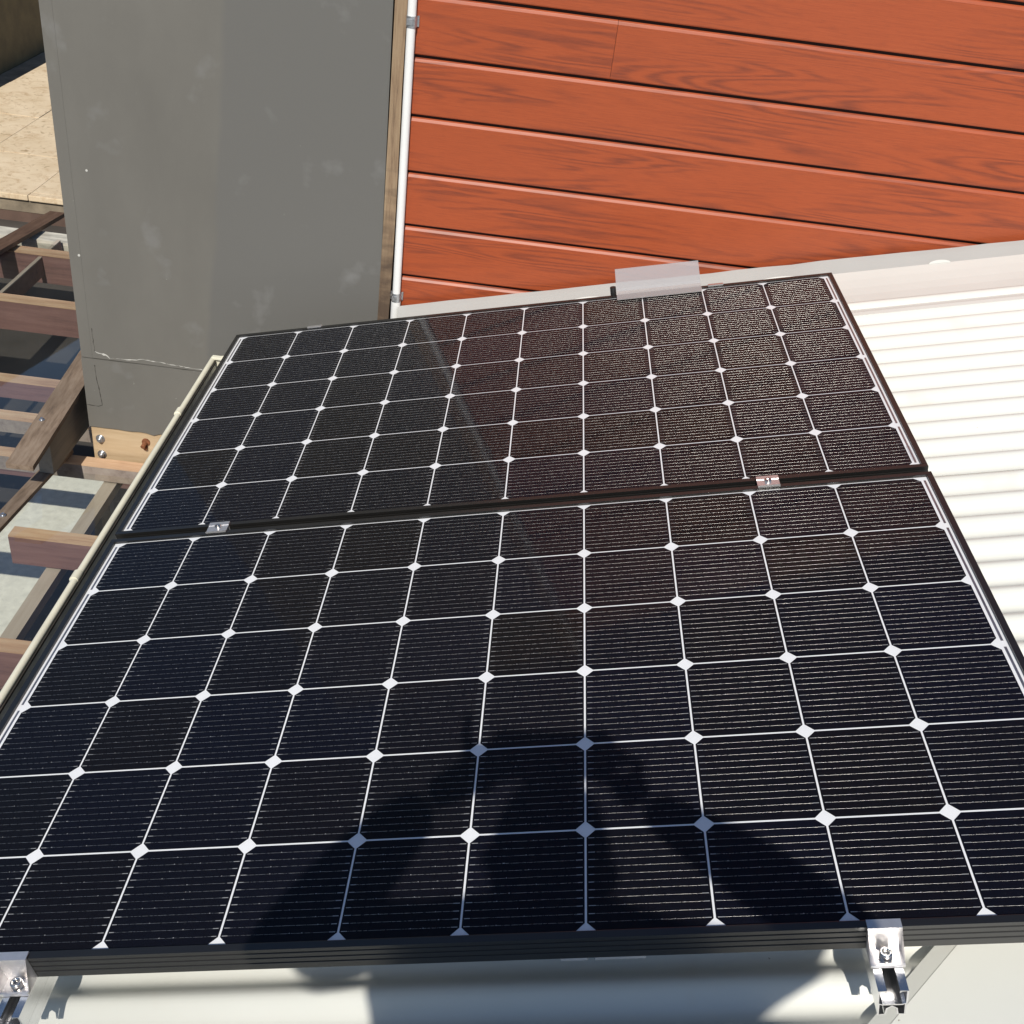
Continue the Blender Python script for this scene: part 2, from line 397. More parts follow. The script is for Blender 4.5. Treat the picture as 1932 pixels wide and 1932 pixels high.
# ================= SOLAR PANELS =================
CP = .1585
def cell_mesh():
    bm = bmesh.new(); h = .0778; c = .0118
    pts = [(-h + c, -h), (h - c, -h), (h, -h + c), (h, h - c), (h - c, h), (-h + c, h), (-h, h - c), (-h, -h + c)]
    extrude_profile(bm, pts, 'z', 0, .0002)
    me = bpy.data.meshes.new('solar_cell'); bm.to_mesh(me); bm.free(); me.materials.append(M_CELL); return me
def wires_mesh(seed):
    rnd = random.Random(seed)
    bm = bmesh.new(); n = 12; sp = .1525 / n; r = .00022
    for k in range(n):
        yy = -.0775 + .0125 + (k) * (.130 / 11); 
        x0 = -.0755; x1 = .0755; seg = 10
        prev = None
        for i in range(seg + 1):
            x = x0 + (x1 - x0) * i / seg
            rr = r
            dy = rnd.uniform(-.00012, .00012)
            ring = [bm.verts.new((x, yy + dy + rr * math.cos(a), .0002 + rr * max(0, math.sin(a)) * 1.3)) for a in (PI, PI * .78, PI * .5, PI * .22, 0)]
            if prev:
                for j in range(4):
                    f = bm.faces.new((prev[j], ring[j], ring[j + 1], prev[j + 1])); f.smooth = True
            prev = ring
        for sx in (-1, 1):
            xa = sx * .0755; xb = sx * rnd.uniform(.0665, .0690)
            vs = [bm.verts.new(p) for p in ((xa, yy - .00055, .00045), (xb, yy - .0005, .00045), (xb, yy + .0005, .00045), (xa, yy + .00055, .00045))]
            f = bm.faces.new(vs); f.material_index = 1
        for q in range(1 if k % 2 else 2):
            xa = rnd.uniform(-.06, .06)
            vs = [bm.verts.new(p) for p in ((xa, yy - .0006, .00075), (xa + .0013, yy - .0006, .00075), (xa + .0013, yy + .0006, .00075), (xa, yy + .0006, .00075))]
            f = bm.faces.new(vs); f.material_index = 1
    bmesh.ops.recalc_face_normals(bm, faces=bm.faces[:])
    for f in bm.faces:
        if f.normal.z < 0: f.normal_flip()
    me = bpy.data.meshes.new('wires'); bm.to_mesh(me); bm.free(); me.materials.append(M_WIRE); me.materials.append(M_PAD); return me
CM = cell_mesh(); WM = [wires_mesh(i) for i in range(5)]
FU0, FU1, FV0, FV1, LIP, FH = -.0225, 1.6075, -.0115, .9625, .0105, .040
def frame_side(along, a0, a1, c_out, sgn):
    """one aluminium frame length; profile across: outer face grooved, lip on top, foot below"""
    g = .0012
    pr = [(0, 0), (0, -.006), (g, -.0065), (g, -.0085), (0, -.009), (0, -.016), (g, -.0165), (g, -.0185), (0, -.019), (0, -.026), (g, -.0265), (g, -.0285), (0, -.029), (0, -FH), (.028, -FH), (.028, -FH + .0018), (.002, -FH + .0018), (.002, -.0062), (LIP, -.0062), (LIP, -.0002), (LIP - .0006, 0)]
    pts = [(c_out + sgn * p, q) for p, q in pr]
    bm = bmesh.new(); extrude_profile(bm, pts, along, a0, a1); return bm
def panel(label, v0, first):
    t = thing('solar_panel', label, 'solar panel', (0, v0, 0), True, 'black framed solar panels on the roof')
    obj('frame_rail', frame_side('x', FU0, FU1, FV0, 1), M_FRAME, t)
    obj('frame_rail', frame_side('x', FU0, FU1, FV1, -1), M_FRAME, t)
    obj('frame_rail', frame_side('y', FV0 + .0113, FV1 - .0113, FU0, 1), M_FRAME, t)
    obj('frame_rail', frame_side('y', FV0 + .0113, FV1 - .0113, FU1, -1), M_FRAME, t)
    obj('backsheet', B(FU0 + .003, FU1 - .003, FV0 + .003, FV1 - .003, -.0060, -.0052), M_BACK, t)
    for j in range(6):
        for i in range(10):
            c = share('solar_cell', CM, t, ((i + .5) * CP, (j + .5) * CP, -.0050))
            wz = share('wires', WM[random.randrange(5)], c); wz['kind'] = 'stuff'
    for uu_ in (-.0052, CP * 10 + .0052):
        segs = [(0.02, .93), ] if False else [(.012, .152), (.166, .468), (.482, .785), (.799, .940)]
        for a, b in segs:
            bm = B(uu_ - .0019, uu_ + .0019, a, b, -.0051, -.0046)
            obj('interconnect_ribbon', bm, M_RIBBON, t)
    bm = bmesh.new()
    box(bm, FU0 + LIP - .002, FU1 - LIP + .002, FV0 + LIP - .002, FV1 - LIP + .002, -.0040, -.0012)
    obj('glass', bm, M_GLASS, t)
    return t
near = panel('nearer of the two black framed solar panels, with the photographer\'s shadow on its glass', 0, True)
far = panel('farther of the two black framed solar panels, next to the wood cladding', .9923, False)

# serial label strip, glued on the far panel's right margin
tag_o = obj('label_strip', B(CP * 10 + .0015, CP * 10 + .0085, .02, .075, -.0050, -.0047), plain('label_paper', (.50, .52, .56), .5), far)

# ================= RAILS AND CLAMPS =================
def rail(u, label):
    t = thing('mounting_rail', label, 'mounting rail', (u, 0, 0), True, 'aluminium rails carrying the panels')
    z0 = -.0405; hw = .0165
    half = [(-hw + .009, z0), (-hw, z0), (-hw, z0 - .024), (-hw + .003, z0 - .028), (-hw - .001, z0 - .048), (-hw + .007, z0 - .048), (-.006, z0 - .0285), (.006, z0 - .0285)]
    pl = [(-hw + .0085, z0 - .004), (-hw + .0085, z0 - .001), (-hw, z0 - .001), (-hw, z0 - .025), (-.0155 + .004, z0 - .0275), (0, z0 - .0275), (.0155 - .004, z0 - .0275), (hw, z0 - .025), (hw, z0 - .001), (hw - .0085, z0 - .001), (hw - .0085, z0 - .004)]
    bm = bmesh.new(); extrude_profile(bm, strip_path(pl, .0020), 'y', -.068, 2.02)
    obj('rail_channel', bm, M_ALU, t)
    pl2 = [(-hw + .001, z0 - .027), (-hw + .001, z0 - .0475), (-.0085, z0 - .0475)]
    pl3 = [(hw - .001, z0 - .027), (hw - .001, z0 - .0475), (.0085, z0 - .0475)]
    pl4 = [(-.007, z0 - .0475), (-.006, z0 - .036), (0, z0 - .031), (.006, z0 - .036), (.007, z0 - .0475)]
    bm = bmesh.new()
    for p_ in (pl2, pl3, pl4): extrude_profile(bm, strip_path(p_, .0018), 'y', -.0675, 2.0195)
    obj('rail_base', bm, M_ALU, t)
    for v in (.25, 1.01, 1.77):            # L-feet down to the sheet crests
        bm = bmesh.new(); box(bm, hw + .001, hw + .006, v - .02, v + .02, NR + .009, z0 - .010, .001)
        box(bm, -.015, hw + .006, v - .02, v + .02, NR + .0085, NR + .0135, .001)
        obj('rail_foot', bm, M_ALU, t)
    return t
rail(.204, 'left mounting rail, its open end sticking out below the near panel')
rail(1.3055, 'right mounting rail, its open channel end sticking out below the near panel')
def bolt_head(bm, c, axis, r, h, r_in=None):
    """hollow socket cap: ring plus recessed floor"""
    c = Vector(c); q = Vector(axis).to_track_quat('Z', 'Y'); sg = 20; r_in = r_in or r * .55
    rings = [(r, 0), (r, h * .85), (r * .93, h), (r_in, h), (r_in, h * .45)]
    R_ = []
    for rr, hh in rings:
        n = []
        for i in range(sg):
            a = 2 * PI * i / sg; k = 1.
            if rr == r_in: k = .92 + .08 * math.cos(6 * a)
            n.append(bm.verts.new(c + q @ Vector((rr * k * math.cos(a), rr * k * math.sin(a), hh))))
        R_.append(n)
    for a, b in zip(R_[:-1], R_[1:]):
        for i in range(sg):
            j = (i + 1) % sg; f = bm.faces.new((a[i], a[j], b[j], b[i])); f.smooth = True
    bm.faces.new(R_[-1])
def end_clamp(u, label, w=.040):
    t = thing('end_clamp', label, 'clamp', (u, 0, 0), True, 'end clamps on the near edge')
    f = FV0; th = .0028
    pl = [(f + .0085, .0019), (f - .0018, .0019), (f - .0018, -.0375), (f - .0030, -.0385), (f - .027, -.0385), (f - .027, -.0330)]
    bm = bmesh.new(); extrude_profile(bm, strip_path(pl, th), 'x', -w / 2, w / 2)
    obj('clamp_body', bm, M_CLAMP, t)
    bm = bmesh.new(); bolt_head(bm, (0, f - .0145, -.0362), (0, 0, 1), .0078, .0095)
    cyl(bm, (0, f - .0145, -.0370), (0, f - .0145, -.0362), .0095, 24)
    obj('bolt', bm, M_STEEL, t)
    return t
end_clamp(.204, 'silver end clamp with hex bolt at the bottom left corner of the near panel')
end_clamp(1.3055, 'silver end clamp with hex bolt on the near panel\'s bottom edge, right rail')
def mid_clamp(u, v, label, w=.042):
    t = thing('mid_clamp', label, 'clamp', (u, v, 0), True, 'mid clamps between the two panels')
    bm = bmesh.new()
    pl = [(-.0175, .0022), (.0175, .0022)]
    pr = [(-.0175, .0008), (-.0175, .0036), (-.0065, .0036), (-.0065, .0022), (.0150, .0022), (.0175, .0050), (.0175, .0008), (.0075, .0008), (.0075, -.035), (.0055, -.035), (.0055, .0008), (-.0055, .0008), (-.0055, -.035), (-.0075, -.035), (-.0075, .0008)]
    extrude_profile(bm, [(-a, b) for a, b in pr], 'x', -w / 2, w / 2)
    obj('clamp_body', bm, M_CLAMP, t)
    bm = bmesh.new(); bolt_head(bm, (0, .001, .0023), (0, 0, 1), .0065, .004); obj('bolt', bm, M_STEEL, t)
mid_clamp(.2035, .9715, 'silver mid clamp in the gap between the panels, left rail')
mid_clamp(1.3065, .9715, 'silver mid clamp in the gap between the panels, right rail')
def far_clamp(u, label):
    t = thing('far_end_clamp', label, 'clamp', (u, .9923 + FV1, 0), True, 'end clamps on the far edge')
    pl = [(-.0085, .0019), (.0018, .0019), (.0018, -.0375), (.0030, -.0385), (.027, -.0385), (.027, -.0330)]
    bm = bmesh.new(); extrude_profile(bm, strip_path(pl, .0028), 'x', -.020, .020)
    obj('clamp_body', bm, M_CLAMP, t)
    bm = bmesh.new(); bolt_head(bm, (0, .0145, -.0362), (0, 0, 1), .0065, .0085); obj('bolt', bm, M_STEEL, t)
far_clamp(.2045, 'small silver end clamp on the far panel\'s top edge in front of the grey wall')
far_clamp(1.3055, 'small silver end clamp on the far panel\'s top edge right of the frosted plate')
# grey folded bracket standing behind the far panel
t = thing('angle_bracket', 'frosted translucent folded plastic plate standing at the far panel\'s top edge', 'bracket', (1.155, .9923 + FV1 + .004, 0), True)
pl = [(-.048, .0045), (-.008, .0045), (.0015, .0065), (.0085, .0125), (.062, .046)]
bm = bmesh.new(); extrude_profile(bm, strip_path(pl, .0022), 'x', -.112, .112); obj('folded_plate', bm, M_BRACKET, t)
bm = bmesh.new(); cyl(bm, (-.121, .012, -.03), (-.121, .014, .016), .008, 12); obj('cable_stub', bm, M_BLACK, t)
# cable clips peeking out below the near panel frame
for a, b, l in ((.915, .950, 'short grey plastic cable clip peeking out under the near panel frame'), (.958, 1.022, 'longer grey plastic cable clip peeking out under the near panel frame')):
    t = obj('cable_clip', B(a, b, -.0105, .012, -.0475, -.0415, .002), plain('clip_grey_plastic', (.42, .42, .43), .5)); t.matrix_world = RM
    tag(t, l, 'cable clip', 'cable clips under the near panel')

# ================= CLADDING WALL =================
WY = 2.36
cl = thing('wood_cladding_wall', 'wall of wide reddish brown wood look cladding boards behind the far panel', 'cladding wall', (0, WY, 0))
BP = .1605; top0 = .727 + .004
bx0, bx1 = .384, 3.3
rows = []
for k in range(-6, 8):
    ztop = .700 - k * BP
    rows.append(ztop)
def board(x0, x1, zt):
    """local origin at board's left/top; y=0 is the face, +y into the wall"""
    bm = bmesh.new(); h = BP; g = .0085
    pr = [(.013, 0.0), (.0092, -.0006), (.0058, -.0035), (.0054, -.0042), (.0012, -.0100), (.0009, -.0108), (.0012, -.0113), (0, -.0118), (0, -h + g + .0035), (.0012, -h + g + .001), (.004, -h + g), (.013, -h + g)]
    extrude_profile(bm, pr, 'x', 0, x1 - x0)
    o = obj('board', bm, M_BOARD, cl); o.location = (x0, 0, zt)
    return o
for zt in rows:
    zz = zt - .0
    if abs(zt - (.700 + BP)) < .01:
        board(bx0, .9275, zz); board(.9285, bx1, zz)
    elif abs(zt - (.700 + 5 * BP)) < .01:
        board(bx0, 2.1, zz); board(2.101, bx1, zz)
    else: board(bx0, bx1, zz)
obj('wall_backing', B(bx0, bx1, .0135, .15, rows[-1] - BP, rows[0] + .0), M_JOINT, cl)

# ================= GREY WALL =================
GY = 2.35
gw = thing('grey_wall', 'tall smooth grey painted wall pier left of the cladding', 'wall', (0, GY, 0))
XL, XR, ZT, ZS, ZB = -.643, .322, 1.72, -.352, -.612
def sheetbox(name, x0, x1, z0, z1, y0, mat, y1=.3): return obj(name, B(x0, x1, y0, y1, z0, z1, .0015), mat, gw)
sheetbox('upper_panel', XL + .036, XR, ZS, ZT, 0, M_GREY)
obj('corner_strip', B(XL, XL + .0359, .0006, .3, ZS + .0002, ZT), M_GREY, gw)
# lower panel with its slightly wavy bottom edge
bm = bmesh.new(); xs = [XL + (XR - XL) * i / 40 for i in range(41)]
rnd = random.Random(3)
zb = [ZB - .001 * i / 40 + (rnd.uniform(-.010, .002) if 8 < i < 22 else rnd.uniform(-.0015, .0015)) for i in range(41)]
zs_ = [ZS - .0025 + rnd.uniform(-.0012, .0012) for i in range(41)]
def grid(bm, xs, lo, hi, y0, y1):
    a = [bm.verts.new((x, y0, z)) for x, z in zip(xs, lo)]; b = [bm.verts.new((x, y0, z)) for x, z in zip(xs, hi)]
    c = [bm.verts.new((x, y1, z)) for x, z in zip(xs, lo)]; d = [bm.verts.new((x, y1, z)) for x, z in zip(xs, hi)]
    for i in range(len(xs) - 1):
        for p, q in ((a, b), (b, d), (d, c), (c, a)): bm.faces.new((p[i], p[i + 1], q[i + 1], q[i]))
    bm.faces.new((a[0], b[0], d[0], c[0])); bm.faces.new((a[-1], b[-1], d[-1], c[-1]))
    bmesh.ops.recalc_face_normals(bm, faces=bm.faces[:])
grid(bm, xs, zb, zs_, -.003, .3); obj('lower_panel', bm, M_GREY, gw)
def ribbon(name, pts, w, mat, y=-.0008, seed=1, jit=.0026, th=.0006):
    rnd = random.Random(seed); P_ = []
    for i in range(len(pts) - 1):
        a, b = Vector(pts[i]), Vector(pts[i + 1]); n = max(2, int((b - a).length / .008))
        for k in range(n): P_.append(a.lerp(b, k / n))
    P_.append(Vector(pts[-1])); bm = bmesh.new(); A, Bv = [], []
    for i, p in enumerate(P_):
        ww = w * rnd.choice((.08, .3, .8, 1.1, 1.6)) * rnd.uniform(.6, 1.2) / 2; j = Vector((rnd.uniform(-jit, jit), rnd.uniform(-jit, jit))) * .6
        d = (P_[min(i + 1, len(P_) - 1)] - P_[max(i - 1, 0)]).normalized(); n2 = Vector((-d.y, d.x))
        q1 = p + j + n2 * ww; q2 = p + j - n2 * ww
        A.append(bm.verts.new((q1.x, y, q1.y))); Bv.append(bm.verts.new((q2.x, y, q2.y)))
    for i in range(len(A) - 1): bm.faces.new((A[i], A[i + 1], Bv[i + 1], Bv[i]))
    r = bmesh.ops.extrude_face_region(bm, geom=bm.faces[:])
    for e in r['geom']:
        if isinstance(e, bmesh.types.BMVert): e.co.y += th
    bmesh.ops.recalc_face_normals(bm, faces=bm.faces[:])
    return obj(name, bm, mat, gw)
ribbon('paint_chip', [(-.596, -.325), (-.575, -.333), (-.562, -.334), (-.548, -.345)], .0042, M_CHIP, -.0012, 2)
ribbon('paint_crack', [(-.548, -.345), (-.50, -.343), (-.46, -.338), (-.44, -.3335), (-.38, -.338), (-.30, -.343), (-.21, -.347)], .0020, M_CHIP, -.0010, 4)
ribbon('paint_crack', [(-.598, -.245), (-.597, -.325)], .0018, M_CRACK, -.0010, 5)
ribbon('paint_crack', [(-.601, -.375), (-.600, -.42), (-.594, -.47), (-.590, -.523), (-.604, -.530), (-.643, -.527)], .0022, M_CRACK, -.0040, 6, .0008)
bm = bmesh.new()
for xx, zz, r in ((-.612, .0, .004), (-.560, .27, .0035)):
    cyl(bm, (xx, -.0008, zz), (xx, .001, zz), r, 9)
obj('paint_chip', bm, M_CHIP, gw)

# weathered timber strip between grey wall and conduit
bm = bmesh.new(); zz_ = [1.72, 1.2, .86, .6, .4, .2, .0, -.12, -.3]; L1 = [.324, .324, .327, .326, .324, .323, .320, .318, .318]; R1 = [.361, .361, .361, .358, .359, .358, .355, .352, .352]
a = [bm.verts.new((x, 2.346, z)) for x, z in zip(L1, zz_)]; b = [bm.verts.new((x, 2.346, z)) for x, z in zip(R1, zz_)]
c = [bm.verts.new((x, 2.45, z)) for x, z in zip(L1, zz_)]; d = [bm.verts.new((x, 2.45, z)) for x, z in zip(R1, zz_)]
for i in range(len(zz_) - 1):
    for p, q in ((a, b), (b, d), (d, c), (c, a)): bm.faces.new((p[i], p[i + 1], q[i + 1], q[i]))
bmesh.ops.recalc_face_normals(bm, faces=bm.faces[:])
tag(obj('timber_strip', bm, M_TIM_C), 'narrow weathered timber strip between the grey wall and the white conduit', 'timber strip')
bm = B(.362, .3835, 2.372, 2.45, -.3, 1.72); tag(obj('corner_channel', bm, M_JOINT), 'dark recessed channel behind the white conduit', 'channel')

# ================= CONDUIT =================
cd_ = thing('conduit_pipe', 'white plastic conduit running up beside the cladding', 'pipe', (.374, 2.344, 0))
bm = bmesh.new(); cyl(bm, (0, 0, -.02), (.0, 0, 1.72), .0122, 24); obj('pipe', bm, M_PVC, cd_)
bm = bmesh.new(); cyl(bm, (0, 0, -.16), (0, 0, -.018), .0150, 24); obj('coupling', bm, M_PVC, cd_)
for zc in (.795, -.004, 1.55):
    bm = bmesh.new(); prof = []
    n = 12
    for i in range(n + 1):
        a = PI + PI * i / n; prof.append((.0140 * math.cos(a), .0140 * math.sin(a)))
    prof = [(-.026, .012), (-.016, .012), (-.0140, .004)] + prof[1:-1] + [(.0140, .004), (.016, .012), (.020, .012)]
    extrude_profile(bm, strip_path(prof, .0016), 'z', zc - .014, zc + .014)
    sd = obj('saddle', bm, M_GALV, cd_)
    bm = bmesh.new(); cyl(bm, (-.020, .0118, zc), (-.020, .0065, zc), .0042, 10); obj('saddle_screw', bm, M_STEEL, sd)
    bm = bmesh.new(); box(bm, -.011, .004, -.0160, -.0148, zc - .008, zc + .008, .0003); obj('saddle_rib', bm, M_GALV, sd)

# ================= GUTTER =================
gt = thing('gutter', 'cream quad gutter along the left eave of the roof', 'gutter', (0, 0, 0))
pr = [(-.095, -.215), (-.095, -.345), (-.142, -.345), (-.152, -.335), (-.178, -.266), (-.1815, -.256)]
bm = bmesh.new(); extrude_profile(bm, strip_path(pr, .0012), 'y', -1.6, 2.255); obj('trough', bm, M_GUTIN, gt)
bm = bmesh.new(); cyl(bm, (-.1815, -1.6, -.250), (-.1815, 2.262, -.250), .0078, 16); obj('bead', bm, M_GUT, gt, smooth=True)
bm = bmesh.new(); extrude_profile(bm, [(-.181, -.246), (-.178, -.325), (-.165, -.345), (-.095, -.345), (-.09, -.22), (-.15, -.238)], 'y', 2.2555, 2.262); obj('end_cap', bm, M_GUT, gt)
bm = bmesh.new(); box(bm, -.1835, -.095, 2.246, 2.2635, -.249, -.240, .002); obj('end_cap_rim', bm, M_GUT, gt)
obj('leaf_sludge', B(-.150, -.0965, -1.6, 2.25, -.3440, -.338), M_GRIME_SHADE, gt)
obj('bead_shade_strip', B(-.1760, -.1705, -1.6, 2.25, -.2610, -.2545), M_GRIME_SHADE, gt)  # dark strip puts the shade under the bead curl into colour
for yy in (1.122, 1.905, .25, -.6):
    bm = bmesh.new(); cyl(bm, (-.1830, yy - .014, -.2492), (-.1830, yy + .014, -.2492), .0102, 14)
    obj('gutter_bracket', bm, M_GUT, gt)
tag(obj('house_side_wall', B(-.088, 3.2, -3.0, 2.33, -2.4, -.36), M_SOILW), 'brown side wall of the house below the gutter', 'wall')

# ================= LEDGER UNDER GREY WALL =================
ld = thing('timber_ledger', 'tan timber ledger board with bolts below the grey wall', 'ledger', (0, 2.353, 0))
obj('plank', B(-.640, .0, 0, .045, -.80, -.607, .002), M_TIM_L, ld)
for xx, zz in ((-.612, -.660), (-.612, -.722)):
    bm = bmesh.new(); cyl(bm, (xx, 0.0, zz), (xx, -.003, zz), .0155, 20); cyl(bm, (xx, -.003, zz), (xx, -.013, zz), .0105, 6); cyl(bm, (xx, -.013, zz), (xx, -.019, zz), .0055, 10)
    obj('bolt', bm, M_GALV, ld)
bm = bmesh.new(); cyl(bm, (-.455, 0, -.652), (-.455, -.004, -.652), .014, 14); cyl(bm, (-.457, -.004, -.655), (-.460, -.024, -.660), .0085, 6); cyl(bm, (-.456, -.0, -.672), (-.456, -.012, -.675), .006, 8)
b_ = obj('bolt', bm, M_RUST, ld); b_['label'] = 'rusty bolt'
# ================= PERGOLA =================
pg = thing('pergola', 'timber pergola with dusty glass roof left of the gutter', 'pergola')
def gz(y): return -.72 - .1 * (y - 2.35)
rafts = [ # y_far, y_near of top, height, x0, x1
    (4.82, 4.70, .09, 'w', -4.2, -.2), (4.52, 4.44, .156, 'r', -4.2, -.2), (3.80, 3.73, .147, 'r', -4.2, -.66),
    (2.925, 2.87, .077, 'r', -4.2, -.66), (2.606, 2.55, .060, 'g', -4.2, -.66),
    (2.325, 2.275, .060, 'g', -4.2, -.10), (1.828, 1.780, .106, 'r', -.685, -.10), (1.282, 1.236, .14, 'r', -3.6, -.10), (.72, .67, .14, 'r', -3.6, -.10),
    (1.84, 1.79, .08, 'r', -3.6, -.80)]
for yf, yn, h, kind, x0, x1 in rafts:
    zt = gz(yn) - .010
    mt = {'w': M_PALE, 'r': M_TIM_R, 'g': M_TIM_G}[kind]
    o = obj('rafter', B(x0, x1, yn, yf, zt - h, zt - .006), mt, pg)
    if kind != 'w': obj('lit_top_edge', B(x0 + .001, x1 - .001, yn - .0005, yf, zt - .0055, zt), M_TIM_R_LIT, o)  # thin lighter strip paints the sunlit top of the rafter
    else: o['label'] = 'rafter with peeling white paint'
def glass_sheet(x0, x1, y0, y1):
    bm = bmesh.new(); n = 24; A, Bv = [], []
    for i in range(n + 1):
        y = y0 + (y1 - y0) * i / n
        A.append((x0, y, gz(y))); Bv.append((x1, y, gz(y)))
    a = [bm.verts.new(p) for p in A]; b = [bm.verts.new(p) for p in Bv]
    for i in range(n): f = bm.faces.new((a[i], b[i], b[i + 1], a[i + 1]))
    r = bmesh.ops.extrude_face_region(bm, geom=bm.faces[:])
    for e in r['geom']:
        if isinstance(e, bmesh.types.BMVert): e.co.z -= .005
    bmesh.ops.recalc_face_normals(bm, faces=bm.faces[:])
    return obj('glass_pane', bm, M_PGLASS, pg)
glass_sheet(-.722, -.20, .3, 2.20); glass_sheet(-1.855, -.728, .3, 4.60); glass_sheet(-3.0, -1.865, .3, 4.60)
def batten(xs_, ys_, w, th, mat, lift=.0):
    bm = bmesh.new(); rowsv = []
    for x, y in zip(xs_, ys_):
        z = gz(y) + lift + .001; rowsv.append([bm.verts.new(p) for p in ((x - w / 2, y, z), (x + w / 2, y, z), (x + w / 2, y, z + th), (x - w / 2, y, z + th))])
    for a, b in zip(rowsv[:-1], rowsv[1:]):
        for i in range(4): bm.faces.new((a[i], a[(i + 1) % 4], b[(i + 1) % 4], b[i]))
    bm.faces.new(rowsv[0]); bm.faces.new(rowsv[-1][::-1]); bmesh.ops.recalc_face_normals(bm, faces=bm.faces[:])
    return obj('cover_batten', bm, mat, pg)
b1 = batten([-.725, -.725, -.725], [.3, 1.2, 2.33], .046, .014, M_TIM_W)
n_ = 18; b2 = batten([-1.875 - .012 * math.sin(i / n_ * PI) for i in range(n_ + 1)], [.3 + (5.1 - .3) * i / n_ for i in range(n_ + 1)], .085, .022, M_TIM_B, .01)
def screw(x, y, z, par, r=.009):
    bm = bmesh.new(); cyl(bm, (x, y, z), (x, y, z + .003), r, 14); cyl(bm, (x, y, z + .003), (x, y, z + .009), r * .62, 6)
    return obj('screw', bm, M_GALV, par)
screw(-.725, 1.846, gz(1.846) + .016, b1); screw(-1.865, 3.86, gz(3.86) + .033, b2, .013); screw(-.725, .9, gz(.9) + .016, b1)
# weathered cap plank on a dark beam
cp = thing('cap_plank', 'weathered timber plank ending beside the bottom of the grey wall', 'plank')
bm = bmesh.new()
cs = [(1.965, -.541), (2.6, -.463), (3.2, -.40)]
rr_ = []
for y, z in cs:
    rr_.append([bm.verts.new(p) for p in ((-.752, y, z - .018), (-.668, y, z - .018), (-.668, y, z), (-.752, y, z))])
for a, b in zip(rr_[:-1], rr_[1:]):
    for i in range(4): bm.faces.new((a[i], a[(i + 1) % 4], b[(i + 1) % 4], b[i]))
bm.faces.new(rr_[0]); bm.faces.new(rr_[-1][::-1]); bmesh.ops.recalc_face_normals(bm, faces=bm.faces[:])
obj('board', bm, M_TIM_W, cp); screw(-.728, 2.19, -.5135, cp, .0085)
bm = bmesh.new()
rr_ = []
for y, z in [(2.14, -.542), (2.6, -.485), (3.2, -.42)]:
    rr_.append([bm.verts.new(p) for p in ((-.736, y, -.682), (-.690, y, -.682), (-.690, y, z), (-.736, y, z))])
for a, b in zip(rr_[:-1], rr_[1:]):
    for i in range(4): bm.faces.new((a[i], a[(i + 1) % 4], b[(i + 1) % 4], b[i]))
bm.faces.new(rr_[0]); bm.faces.new(rr_[-1][::-1]); bmesh.ops.recalc_face_normals(bm, faces=bm.faces[:])
tag(obj('short_beam', bm, M_TIM_D), 'short dark beam end under the weathered plank beside the grey wall', 'beam')
# lower frame beneath the glass
for (x0, x1, z, d) in ((-.588, -.543, -.79, .035), (-1.712, -1.694, -.95, .10), (-2.9, -2.8, -.95, .1)):
    j_ = obj('joist', B(x0, x1, .2, 4.68, z - d, z - .0065), M_TIM_GL if d < .05 else M_TIM_R, pg)
    obj('lit_top_edge', B(x0, x1, .2005, 4.6795, z - .006, z), M_TIM_GL, j_)  # pale strip paints the sunlit top; deeper joists keep darker sides
for (y0, y1, z) in ((1.66, 1.70, -1.10), (3.05, 3.15, -1.30)):
    obj('crosspiece', B(-3.4, -.2, y0, y1, z - .05, z), M_TIM_R, pg)
for x, y in ((-3.3, .4), (-3.3, 4.5), (-1.2, 4.5)):
    obj('post', B(x - .05, x + .05, y - .05, y + .05, -2.4, gz(y) - .17), M_TIM_D, pg)

tb = thing('sunlit_patch_slab', 'pale cream tabletop added below the pergola glass to stand in for sunlit floor patches', 'patch_slab', (-1.0, 2.45, -1.6))  # added pale slab, stands in for sunlit patches of floor
obj('slab', B(-.15, .17, -.56, .50, .325, .35, .003), plain('cream_slab', (.82, .80, .72), .6), tb)
for a, b in ((-.13, -.5), (.15, -.5), (-.13, .45), (.15, .45)): obj('leg', B(a - .02, a + .02, b - .02, b + .02, 0, .3245), M_TIM_G, tb)
# ================= TERRACE, WALLS, GROUND =================
PZ = -1.40; PE = 6.44
ter = thing('sandstone_terrace', 'sunlit sandstone terrace paving beyond the pergola', 'terrace', (0, 0, 0))
x = -4.09
xs_ = []
x = -3.905 + .626 * 8
while x > -4.2: xs_.append(x); x -= .626
rnd = random.Random(5)
py = [PE + .055, 7.255, 8.155, 9.055, 9.955, 10.855, 11.755, 12.655, 13.555]
for a in range(len(xs_) - 1):
    for b in range(len(py) - 1):
        dz = rnd.uniform(-.0015, .0015)
        o = obj('paver', B(xs_[a + 1] + .003, xs_[a] - .003, py[b] + .003, py[b + 1] - .003, PZ - .04, PZ + dz, .002), M_PAVER, ter)
obj('paving_bed', B(-4.09, 1.5, PE + .03, 14.0, -2.4, PZ - .012), M_STONE, ter)
for a in range(len(xs_) - 1):
    obj('coping_stone', B(xs_[a + 1] + .002, xs_[a] - .002, PE - .02, PE + .052, PZ - .036, PZ + .003, .006), M_PAVER, ter)
obj('stone_riser', B(-4.09, 1.5, PE, PE + .0295, PZ - .125, PZ - .037), M_STONE, ter)
obj('retaining_wall', B(-4.2, 1.5, PE + .004, PE + .0295, -2.4, PZ - .1255), M_SOILW, ter)
tag(obj('olive_boundary_wall', B(-4.35, -4.10, 4.6, 15, -2.4, 1.4), M_OLIVE), 'dark shaded olive brown wall along the left side of the terrace', 'wall')
tag(obj('ground', B(-60, 60, -60, 60, -1.9, -1.6), M_GROUND_SHADE), kind='structure')

